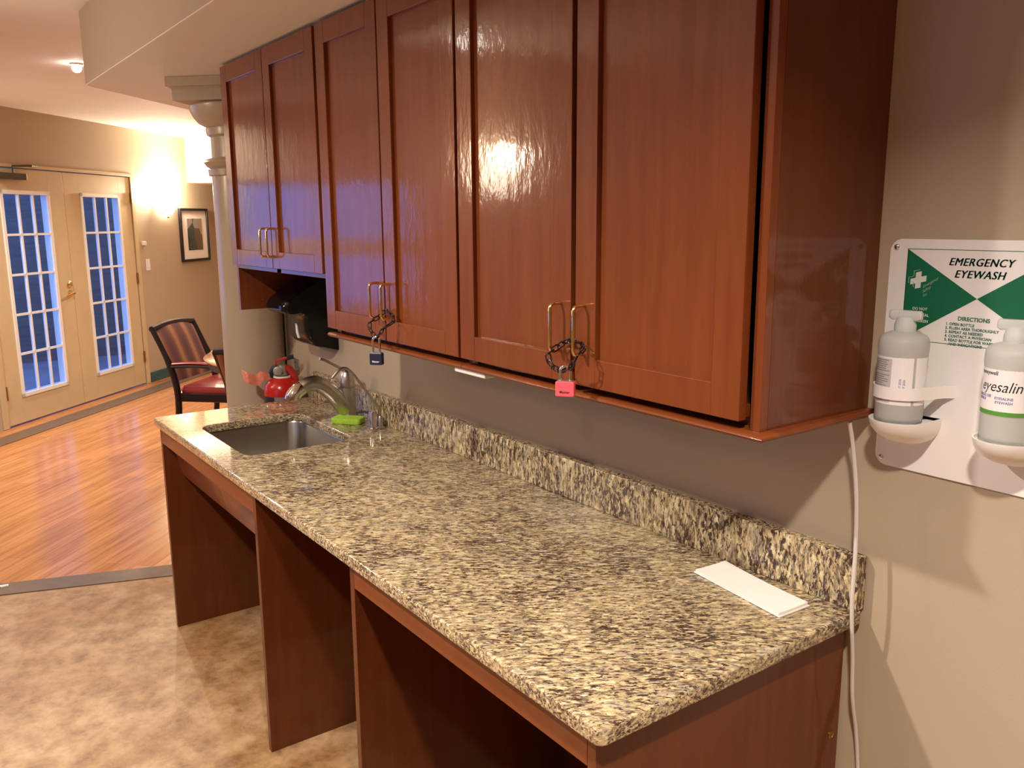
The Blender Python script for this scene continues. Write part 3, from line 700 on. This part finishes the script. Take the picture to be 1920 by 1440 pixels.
def padlock(c, w, h, sh, rz, mat, label, ink, name='padlock'):
    t = empty(name, c, label, 'padlock', 'padlocks hanging from the cabinet chains'); t.rotation_euler = (0, 0, rz); ORG[t.name] = Vector()
    bm = BM(); prism(bm, rrect(-w / 2, w / 2, 0, h, .003, 3), lambda p: Vector((p[0], -.0085, p[1])), lambda p: Vector((p[0], .0085, p[1]))); body = obj('body', bm, mat, t, local=True, bevel=.0015)
    bm = BM(); box(bm, -w * .42, w * .42, -.0065, .0065, h - .001, h + .0015); obj('steel_core', bm, 'galv', t, local=True)
    bm = BM(); r = w * .27; pts = [(-r, 0, h - .004), (-r, 0, h + sh - r)] + [(r * math.cos(a), 0, h + sh - r + r * math.sin(a)) for a in [PI - PI * i / 8 for i in range(1, 8)]] + [(r, 0, h + sh - r), (r, 0, h - .004)]
    tube(bm, pts, .0032, 10); obj('shackle', bm, 'chrome', t, True, local=True)
    bm = BM(); text_into(bm, 'Master', .0075, lambda x, y, z: Vector((x, -.0087 - z, h * .22 + y)), bold=.0001, align='CENTER', extrude=.0001)
    obj('lettering', bm, ink, body, local=True)
    return t
padlock((-.437, -.388, 1.2610), .038, .0300, .030, math.radians(38), 'pink', 'pink padlock with short shackle on the right chained cabinet', 'ink')
padlock((-1.248, -.388, 1.2165), .036, .033, .044, math.radians(40), 'navy', 'black padlock with long chrome shackle on the middle chained cabinet', 'label')

# ------------------------------------------------------------------ cable on the wall
bm = BM(); cp = smooth_path([(-.012, -.075, 1.2430), (-.010, -.060, 1.19), (.002, -.058, 1.10), (.010, -.062, 1.00), (.0125, -.066, .92), (.0135, -.062, .855), (.013, -.050, .78), (.012, -.040, .70), (.013, -.020, .62), (.016, -.009, .54), (.024, -.007, .44), (.03, -.007, .30), (.034, -.007, .06)], 6)
tube(bm, cp, .0043, 10, flat=.75)
tag(obj('power_cord', bm, 'cable', None, True), 'pale grey cord hanging down the wall past the end of the counter', 'cord')

# ------------------------------------------------------------------ eyewash station
es = empty('eyewash_station', (.158, -.001, 1.158), 'white wall plate with green emergency eyewash sign and bottle holders', 'eyewash station')
bm = BM(); prism(bm, rrect(.0, .316, 1.158, 1.568, .022, 6), lambda p: Vector((p[0], -.001, p[1])), lambda p: Vector((p[0], -.0045, p[1]))); obj('back_plate', bm, 'plate', es, bevel=.0008)
for X in (.0125, .3035):
    for Z in (1.554, 1.171):
        bm = BM(); lathe(bm, [(.0052, 0), (.0048, .002), (.003, .0034), (0, .0038)], (0, 0, 0), 16, lambda c: Vector((X + c.x, -.0044 - c.z, Z + c.y))); obj('screw', bm, 'chrome', es, True)
yd = -.00455
bm = BM()
for tri in (((.033, 1.551), (.158, 1.472), (.033, 1.393)), ((.283, 1.551), (.158, 1.472), (.283, 1.393))):
    prism(bm, tri, lambda p: Vector((p[0], yd + .0003, p[1])), lambda p: Vector((p[0], yd - .0003, p[1])))
for a in ((.033, .283, 1.5505, 1.5515), (.033, .283, 1.3925, 1.3935), (.033, .034, 1.393, 1.551), (.282, .283, 1.393, 1.551)):
    box(bm, a[0], a[1], yd - .0003, yd + .0003, a[2], a[3])
obj('green_print', bm, 'sgreen', es)
def tp_(X, Z, y=yd - .0003): return lambda x, y_, z: Vector((X + x, y - z, Z + y_))
bm = BM()
for dx in (0, .0005, .001): text_into(bm, 'EMERGENCY', .0178, tp_(.1575 + dx, 1.5255), .28, 0, align='CENTER', spacing=1.1, squash=.95)
for dx in (0, .0005, .001): text_into(bm, 'EYEWASH', .0178, tp_(.1575 + dx, 1.5055), .28, 0, align='CENTER', spacing=1.1, squash=.95)
obj('title_lettering', bm, 'tgreen', es); bm = BM()
text_into(bm, 'DIRECTIONS', .0092, tp_(.156, 1.4345), .0, .0002, align='CENTER')
for i, s in enumerate(('1. OPEN BOTTLE', '2. FLUSH AREA THOROUGHLY', '3. REPEAT AS NEEDED', '4. CONTACT A PHYSICIAN', '5. READ BOTTLE FOR WARNINGS', '    AND INDICATIONS')):
    text_into(bm, s, .0064, tp_(.110, 1.4255 - .0068 * i), 0, .0001, align='LEFT')
obj('directions_lettering', bm, 'tgreen', es)
bm = BM()
for i, s in enumerate(('DO NOT', 'USE IF SEAL', 'IS BROKEN')): text_into(bm, s, .0066, tp_(.063, 1.4465 - .0105 * i), 0, .0001, align='CENTER')
obj('warning_lettering', bm, 'wink', es); bm = BM()
# solid cross emblem with depth
def cross(bm, X, Z, s, sk=.25):
    def mp(p): return Vector((X + p[0] * s, yd - .0003, Z + (p[1] + p[0] * sk) * s))
    P = [(-.35, -1), (.35, -1), (.35, -.35), (1, -.35), (1, .35), (.35, .35), (.35, 1), (-.35, 1), (-.35, .35), (-1, .35), (-1, -.35), (-.35, -.35)]
    prism(bm, P, mp, lambda p: mp(p) + Vector((0, -.0004, 0)))
cross(bm, .0560, 1.498, .0140)
obj('cross_emblem', bm, 'wink', es)
bm = BM()
for a, b in (((-.35, 1), (.35, 1)), ((-.35, 1), (-.35, .35)), ((-1, .35), (-1, -.35)), ((-.35, -.35), (-.35, -1)), ((-1, .35), (-.35, .35))):
    def mp(p): return Vector((.0525 + p[0] * .014, yd - .0005, 1.5005 + (p[1] + p[0] * .25) * .014))
    tube(bm, [mp(a), mp(b)], .0006, 6)
import math as _m
for i, (s, X, Z, sz) in enumerate((('Emergency', .0655, 1.4845, .0068), ('Safety', .0655, 1.4765, .0068), ('Inc.', .0665, 1.4690, .0068))):
    an = _m.radians(33)
    text_into(bm, s, sz, lambda x, y, z: Vector((X + x * _m.cos(an) - y * _m.sin(an) * .3, yd - .0003 - z, Z + x * _m.sin(an) + y)), .2, 0)
obj('emblem_lettering', bm, 'palink', es)

def holder(X, strap):
    """moulded cup and strap on the plate for one bottle"""
    yc = -.060; r = .0405
    bm = BM(); rings = []; k = 24
    # cup: half bowl growing out of the plate
    for z, rr, yy in ((1.2155, .022, -.018), (1.222, .034, -.030), (1.233, .043, -.042), (1.246, .0475, -.052), (1.258, .0485, -.057), (1.262, .0485, -.058), (1.262, .0455, -.058), (1.257, .0445, -.057)):
        pts = [Vector((X + .052, -.0046, z))]
        for i in range(k + 1):
            a = PI * i / k; pts.append(Vector((X + rr * math.cos(a), yy - rr * math.sin(a) , z)))
        pts[0] = Vector((X + rr * 1.0, -.0046, z)); pts.append(Vector((X - rr * 1.0, -.0046, z)))
        rings.append([bm.verts.new(p) for p in pts])
    loft(bm, rings); obj('bottle_cup', bm, 'plate', es, True)
    if not strap:
        bm = BM(); lathe(bm, [(.006, 0), (.006, .010), (.004, .013), (0, .0135)], (0, 0, 0), 16, lambda c: Vector((X - .0475 + c.x, -.0046 - c.z, 1.3135 + c.y))); obj('strap_button', bm, 'plate', es, True)
        return
    bm = BM(); ro, ri = r + .0032, r + .0008; z0, z1 = 1.302, 1.323
    P = [(X - .056, -.0046), (X - .050, -.020)] + [(X + ro * math.cos(a), yc + ro * math.sin(a)) for a in [PI + .12 - (-1) * (PI - .24) * i / 24 for i in range(25)]] + [(X + .056, -.020), (X + .068, -.0046)]
    n = len(P); V = []
    for i, p in enumerate(P):
        a, b = P[max(0, i - 1)], P[min(n - 1, i + 1)]; t = Vector((b[0] - a[0], b[1] - a[1])).normalized(); nn = Vector((-t.y, t.x)) * .0022
        V.append([bm.verts.new((p[0], p[1], z0)), bm.verts.new((p[0], p[1], z1)), bm.verts.new((p[0] + nn.x, p[1] + nn.y, z1)), bm.verts.new((p[0] + nn.x, p[1] + nn.y, z0))])
    loft(bm, V); obj('bottle_strap', bm, 'plate', es, True)
HX = (.0700, .2490)
for i, X in enumerate(HX): holder(X, i == 0)

def cyl_map(X, Y, r, a0):
    return lambda x, y, z: Vector((X + (r + z) * math.sin(a0 + x / r), Y - (r + z) * math.cos(a0 + x / r), y))
def curved(bm, X, Y, r, a0, a1, z0, z1, th=.0004, k=16):
    g = []
    for i in range(k + 1):
        a = a0 + (a1 - a0) * i / k
        g.append([bm.verts.new((X + q * math.sin(a), Y - q * math.cos(a), z)) for q, z in ((r, z0), (r, z1), (r + th, z1), (r + th, z0))])
    loft(bm, g)
def bottle(X, lab, cap_ang):
    Y = -.060; z0 = 1.2585; r = .0388
    t = empty('eyewash_bottle', (X, Y, z0), lab, 'bottle', 'saline bottles on the eyewash station')
    bm = BM(); lathe(bm, [(.030, 0), (.0365, .004), (r, .010), (r, .112), (.0395, .118), (.0405, .124), (.0405, .136), (.0395, .144), (.0355, .150), (.025, .1545), (.0165, .157), (.0165, .160), (.0, .160)], (X, Y, z0), 40); obj('body', bm, 'frost', t, True)
    bm = BM(); lathe(bm, [(.0175, .1565), (.0175, .168), (.0165, .170), (.0145, .178), (.012, .181), (.0, .181)], (X, Y, z0), 28)
    # wing shaped twist top
    ca, sa = math.cos(cap_ang), math.sin(cap_ang)
    sec = rrect(-.0275, .0275, -.0062, .0062, .005, 4)
    loft(bm, [[bm.verts.new((X + (p[0] * ca - p[1] * sa) * s, Y + (p[0] * sa + p[1] * ca) * s, z0 + z)) for p in sec] for z, s in ((.175, .80), (.178, 1.0), (.188, 1.0), (.1915, .92))])
    obj('cap', bm, 'frostcap', t, True)
    return t, Y, r, z0
t, Y, r, z0 = bottle(HX[0], 'left eyewash saline bottle showing the fine print side of its label', math.radians(8))
X = HX[0]
bm = BM(); curved(bm, X, Y, r + .0002, -1.05, .98, z0 + .034, z0 + .115); curved(bm, X, Y, r + .0002, 1.10, 1.9, z0 + .034, z0 + .115, k=8); lb = obj('label', bm, 'label', t)
bm = BM(); curved(bm, X, Y, r + .0007, -1.0, .10, z0 + .038, z0 + .112, k=10); obj('text_panel', bm, 'greypanel', lb)
bm = BM(); random.seed(3)
for i in range(20):
    z = z0 + .109 - i * .0036
    if i in (6, 13): continue
    curved(bm, X, Y, r + .0011, -.96, .04 - random.random() * .3, z, z + .0011, .0002, 8)
obj('fine_print', bm, 'greyink', lb)
bm = BM()
for i, s in enumerate(('LOT', 'EXP')): text_into(bm, s + ' 2026', .0052, lambda x, y, z: cyl_map(X, Y, r + .0006, (.52 + i * .16))(-y, z0 + .058 + x, z), extrude=.0002)
obj('date_stamp', bm, 'purple', lb)
t, Y, r, z0 = bottle(HX[1], 'right eyewash saline bottle with the script brand name facing out', math.radians(18))
X = HX[1]
bm = BM(); curved(bm, X, Y, r + .0002, -1.5, 1.5, z0 + .046, z0 + .121, k=28); lb = obj('label', bm, 'label', t)
bm = BM(); curved(bm, X, Y, r + .0007, -1.5, 1.5, z0 + .0465, z0 + .0535, .0002, 28); obj('green_band', bm, 'lgreen', lb)
bm = BM(); text_into(bm, 'honeywell', .0088, lambda x, y, z: cyl_map(X, Y, r + .0006, -1.0)(x, z0 + .109 + y, z), 0, .0001, .0002)
text_into(bm, 'eyesaline', .0235, lambda x, y, z: cyl_map(X, Y, r + .0006, -.88)(x, z0 + .084 + y, z), .3, 0, .0002, squash=.9)
obj('black_print', bm, 'ink', lb)
bm = BM()
for s, a, z in (('SINGLE USE', -1.02, .074), ('STERILE', -1.02, .0685), ('EYESALINE', -.15, .072), ('EYEWASH', -.12, .0655)):
    text_into(bm, s, .0056, lambda x, y, zz: cyl_map(X, Y, r + .0006, a)(x, z0 + z + y, zz), 0, .0001, .0002)
obj('purple_print', bm, 'purple', lb)

# ------------------------------------------------------------------ things on the far wall
sc_ = empty('wall_sconce', W((1.56, 0, 1.66)), 'lit wall sconce glowing on the far wall between doors and picture', 'wall lamp')
bm = BM(); boxW(bm, 1.50, 1.62, .001, .02, 1.68, 1.80); obj('back_plate', bm, 'brass', sc_, bevel=.004)
bm = BM(); rings = []
for z, rr in ((1.665, .02), (1.68, .06), (1.72, .095), (1.78, .118), (1.84, .128)):
    rings.append([bm.verts.new(W((1.56 + rr * math.cos(a), .021 + rr * .8 * math.sin(a), z))) for a in [PI * i / 16 for i in range(17)]])
loft(bm, rings); obj('glass_shade', bm, 'shade', sc_, True)
bm = BM(); lathe(bm, [(.0, 0), (.012, .003), (.014, .016), (.006, .022)], W((1.56, .035, 1.642)), 14); obj('finial', bm, 'oldbrass', sc_, True)

pc = empty('picture_frame', W((2.10, .001, 1.175)), 'black framed print with wide white mat on the far wall', 'picture')
bm = BM(); u0, u1, z0, z1 = 1.812, 2.40, 1.176, 1.748; w = .026
for a in ((u0, u0 + w, z0, z1), (u1 - w, u1, z0, z1), (u0 + w, u1 - w, z0, z0 + w), (u0 + w, u1 - w, z1 - w, z1)): boxW(bm, a[0], a[1], .001, .03, a[2], a[3])
obj('frame', bm, 'blackm', pc, bevel=.003)
bm = BM(); boxW(bm, u0 + w, u1 - w, .001, .012, z0 + w, z1 - w); obj('mat', bm, 'paper', pc)
bm = BM(); boxW(bm, u0 + .15, u1 - .13, .0125, .0145, z0 + .12, z1 - .11); obj('print', bm, 'print', pc)

bm = BM(); boxW(bm, 1.085, 1.15, .001, .022, 1.375, 1.415); tag(obj('thermostat', bm, 'white', None, bevel=.004), 'small white sensor box on the far wall above the switch', 'sensor')
bm = BM(); boxW(bm, 1.135, 1.205, .001, .007, 1.125, 1.24); ls = obj('light_switch', bm, 'white', None, bevel=.002); tag(ls, 'white light switch plate beside the right glazed door', 'light switch')
bm = BM(); boxW(bm, 1.155, 1.185, .007, .011, 1.15, 1.215); obj('rocker', bm, 'white', ls, bevel=.001)

# sconce on the pier opposite the cabinets (seen only in the polish of the doors)
s2 = empty('wall_sconce', (-3.0, -1.92, 1.72), 'lit wall sconce on the pier, mirrored in the cabinet doors', 'wall lamp')
bm = BM(); box(bm, -3.059, -3.04, -1.98, -1.86, 1.74, 1.86); obj('back_plate', bm, 'brass', s2)
bm = BM(); rings = []
for z, rr in ((1.73, .02), (1.745, .06), (1.79, .095), (1.84, .118), (1.88, .128)):
    rings.append([bm.verts.new((-3.039 + rr * .8 * math.sin(a), -1.92 + rr * math.cos(a), z)) for a in [PI * i / 16 for i in range(17)]])
loft(bm, rings); obj('glass_shade', bm, 'shade', s2, True)

# ------------------------------------------------------------------ armchairs and round table
def armchair(name, loc, rz, label):
    t = empty(name, loc, label, 'chair', 'armchairs at the round table'); t.rotation_euler = (0, 0, rz); ORG[t.name] = Vector()
    w, d, sh = .27, .50, .43           # half width, depth, seat frame height ; x forward, y left, origin at the rear right leg line centre
    lean = .155
    for s in (-1, 1):
        bm = BM(); pth = smooth_path([(-.035, s * w, 0), (-.005, s * w, .25), (0, s * w, .45), (-.045, s * w, .64), (-lean, s * w, .885)], 5); tube(bm, pth, [.021] * 6 + [.023] * 10 + [.018] * (len(pth) - 16), 8); obj('leg', bm, 'mahog', t, True, local=True, label='rear leg rising into the back post')
        bm = BM(); tube(bm, [(d - .02, s * w, 0), (d - .01, s * w, .43)], [.016, .023], 8); obj('leg', bm, 'mahog', t, True, local=True, label='front leg')
        bm = BM(); tube(bm, smooth_path([(-.045, s * w, .62), (.12, s * w, .628), (.30, s * w, .624)], 4), .020, 8, flat=.7)
        tube(bm, smooth_path([(.30, s * w, .622), (.345, s * w, .585), (.37, s * w, .53), (.44, s * w, .455)], 4), .018, 8); obj('arm', bm, 'mahog', t, True, local=True)
        bm = BM(); tube(bm, smooth_path([(-.02, s * w, .640), (.12, s * w, .648), (.27, s * w, .643)], 4), .018, 10, flat=.55); obj('arm_pad', bm, 'seat', t, True, local=True)
    bm = BM(); box(bm, -.01, d, -w - .005, w + .005, .375, .435); obj('seat_frame', bm, 'mahog', t, local=True, bevel=.006)
    bm = BM(); n0 = rrect(.005, d + .02, -w + .012, w - .012, .04, 5); loft(bm, [[bm.verts.new((.25 + (p[0] - .25) * s, p[1] * s, z)) for p in n0] for z, s in ((.43, .98), (.455, 1.0), (.478, .95), (.488, .75))]); obj('seat', bm, 'seat', t, True, local=True)
    # back: curved crest rail and padded panel
    bm = BM(); tube(bm, smooth_path([(-lean, -w, .878), (-lean - .004, -w * .45, .893), (-lean - .006, 0, .898), (-lean - .004, w * .45, .893), (-lean, w, .878)], 5), .022, 8); obj('crest_rail', bm, 'mahog', t, True, local=True)
    bm = BM(); n = 10
    def bx(z): return -.012 - (z - .50) / .40 * (lean - .01)
    fr, bk = [], []
    for j in range(9):
        z = .515 + j * .047
        fr.append([bm.verts.new((bx(z) + .028 * (1 - (2 * i / n - 1) ** 4 * .6) * (1 - ((j - 4) / 4) ** 4 * .5), -w + .02 + (2 * w - .04) * i / n, z - .025 * abs(2 * i / n - 1) ** 2 * (j / 8))) for i in range(n + 1)])
        bk.append([bm.verts.new((bx(z) - .02, -w + .02 + (2 * w - .04) * i / n, z - .025 * abs(2 * i / n - 1) ** 2 * (j / 8))) for i in range(n + 1)])
    for j in range(8):
        for i in range(n):
            bm.faces.new((fr[j][i], fr[j][i + 1], fr[j + 1][i + 1], fr[j + 1][i])); bm.faces.new((bk[j][i], bk[j + 1][i], bk[j + 1][i + 1], bk[j][i + 1]))
        for i in (0, n): bm.faces.new((fr[j][i], fr[j + 1][i], bk[j + 1][i], bk[j][i]))
    for j in (0, 8):
        for i in range(n): bm.faces.new((fr[j][i], fr[j][i + 1], bk[j][i + 1], bk[j][i]))
    obj('backrest', bm, 'stripes', t, True, local=True)
    return t
f1 = Vector((S2, S2, 0)); lf1 = Vector((-S2, S2, 0))
ch1 = armchair('armchair', Vector((-5.25, .10, 0)) + lf1 * .27, PI / 4, 'striped back armchair with burgundy seat facing the round table')
ang2 = math.atan2(.8, -.6); f2 = Vector((-.6, .8, 0)); lf2 = Vector((-.8, -.6, 0))
ch2 = copy_tree(ch1); ch2.location = Vector((-4.04 + .11 * -.6, .04 + .11 * .8, 0)) - lf2 * .27; ch2.rotation_euler = (0, 0, ang2)
ch2['label'] = 'second armchair at the round table, mostly hidden by the column'
tcx, tcy = -4.595, .825
tb = empty('round_table', (tcx, tcy, 0), 'round wooden table with navy edge behind the column', 'table')
bm = BM(); lathe(bm, [(0, .715), (.66, .715), (.69, .722), (.695, .731), (.685, .738), (0, .740)], (tcx, tcy, 0), 48); obj('table_top', bm, 'tabletop', tb, True)
bm = BM(); lathe(bm, [(.62, .668), (.665, .670), (.675, .714), (.62, .7145)], (tcx, tcy, 0), 48); obj('apron', bm, 'apron', tb, True)
bm = BM(); lathe(bm, [(.05, .06), (.055, .2), (.04, .4), (.06, .6), (.10, .66), (.10, .714)], (tcx, tcy, 0), 24); obj('pedestal', bm, 'mahog', tb, True)
for k in range(4):
    a = PI / 4 + k * PI / 2; bm = BM(); tube(bm, smooth_path([(tcx + .03 * math.cos(a), tcy + .03 * math.sin(a), .16), (tcx + .22 * math.cos(a), tcy + .22 * math.sin(a), .09), (tcx + .40 * math.cos(a), tcy + .40 * math.sin(a), .022)], 5), .025, 8); obj('foot', bm, 'mahog', tb, True)

# paper scrap on the floor strip
bm = BM(); prism(bm, [(-3.425, -1.200), (-3.405, -1.195), (-3.400, -1.165), (-3.418, -1.162)], lambda p: Vector((p[0], p[1], .0042)), lambda p: Vector((p[0], p[1], .010)))
tag(obj('paper_scrap', bm, 'paper', None), 'tiny white paper scrap on the dark floor strip', 'litter')

# ------------------------------------------------------------------ lamps
def lamp(name, kind, loc, power, col=(1, .89, .76), size=.12, rot=(0, 0, 0), spread=150, **kw):
    l = bpy.data.lights.new(name, kind); l.energy = power; l.color = col
    if kind == 'AREA': l.shape = 'DISK'; l.size = size
    else: l.shadow_soft_size = size
    if kind == 'AREA': l.spread = math.radians(spread)
    for k_, v_ in kw.items(): setattr(l, k_, v_)
    o = bpy.data.objects.new(name, l); COL.objects.link(o); o.location = loc; o.rotation_euler = rot; return o

def downlight(x, y, power, label, col=(1, .89, .76), spread=150):
    t = empty('recessed_light', (x, y, CEIL - .012), label, 'ceiling light', 'recessed ceiling lights')
    bm = BM(); lathe(bm, [(.060, 0), (.085, 0), (.088, .005), (.088, .0115), (.060, .0115)], (x, y, CEIL - .012), 28); obj('trim_ring', bm, 'fixture', t, True)
    bm = BM(); lathe(bm, [(.058, .003), (.058, .006), (0, .006)], (x, y, CEIL - .012), 24); obj('lens', bm, 'lamp', t)
    lamp('downlight_lamp', 'AREA', (x, y, CEIL - .016), power, col, .11, spread=spread)
def bulb_light(x, y, power, label):
    t = empty('bulb_light', (x, y, CEIL - .05), label, 'ceiling light', 'small ceiling bulbs')
    bm = BM(); lathe(bm, [(.026, .038), (.034, .040), (.036, .0495), (.026, .0495)], (x, y, CEIL - .05), 24); obj('trim_ring', bm, 'fixture', t, True)
    bm = BM(); lathe(bm, [(0, 0), (.012, .002), (.022, .010), (.026, .022), (.024, .036), (.020, .044)], (x, y, CEIL - .05), 24); obj('bulb', bm, 'bulb', t, True)
    lamp('bulb_lamp', 'SPOT', (x, y, CEIL - .055), power, (1, .89, .76), .022, spot_size=math.radians(160), spot_blend=.25)
KP = 1.0
downlight(.80, -1.28, 35 * KP, 'recessed light above the near end of the counter', spread=128)
downlight(-1.00, -1.82, 47 * KP, 'recessed light above the middle of the counter aisle')
bulb_light(-4.768, -.43, 75 * KP, 'small bright recessed light in the far ceiling beyond the soffit')
downlight(-4.15, -3.55, 40 * KP, 'recessed light in the far room behind the pier')
downlight(-5.9, -1.2, 30 * KP, 'recessed light in front of the glazed doors')
downlight(-6.2, 1.6, 34 * KP, 'recessed light over the dining room')
bulb_light(-2.90, -1.70, 4 * KP, 'small ceiling bulb beside the pier, mirrored in the cabinet doors')
lamp('sconce_lamp', 'POINT', W((1.56, .075, 1.92)), 85 * KP, (1, .82, .60), .05)
lamp('pier_sconce_lamp', 'POINT', (-2.95, -1.92, 1.93), 16 * KP, (1, .82, .60), .05)

# dusk sky outside
w = bpy.data.worlds.new('dusk_sky'); scene.world = w; w.use_nodes = True
bg = w.node_tree.nodes['Background']; bg.inputs[0].default_value = (.10, .32, 1.0, 1); bg.inputs[1].default_value = 2.6

# ------------------------------------------------------------------ camera and view
cam = bpy.data.cameras.new('camera'); co = bpy.data.objects.new('camera', cam); COL.objects.link(co); scene.camera = co
cam.sensor_width = 36; cam.sensor_fit = 'HORIZONTAL'; cam.lens = 1609.11 / 1920 * 36; cam.clip_start = .05
yaw, pitch, roll = .9434, -.1894, -.0066
fw = Vector((-math.sin(yaw) * math.cos(pitch), math.cos(yaw) * math.cos(pitch), math.sin(pitch)))
rt = Vector((math.cos(yaw), math.sin(yaw), 0)); up = rt.cross(fw)
r2 = rt * math.cos(roll) + up * math.sin(roll); u2 = up * math.cos(roll) - rt * math.sin(roll)
m3 = Matrix((r2, u2, -fw)).transposed()
co.matrix_world = Matrix.Translation((.8511, -1.4527, 1.6056)) @ m3.to_4x4()
vs = scene.view_settings; vs.view_transform = 'Standard'; vs.look = 'None'; vs.gamma = 1; vs.exposure = 0.36; vs.use_curve_mapping = False
scene.cycles.max_bounces = 8; scene.cycles.diffuse_bounces = 4; scene.cycles.glossy_bounces = 4; scene.cycles.transparent_max_bounces = 8
scene.cycles.sample_clamp_indirect = 6
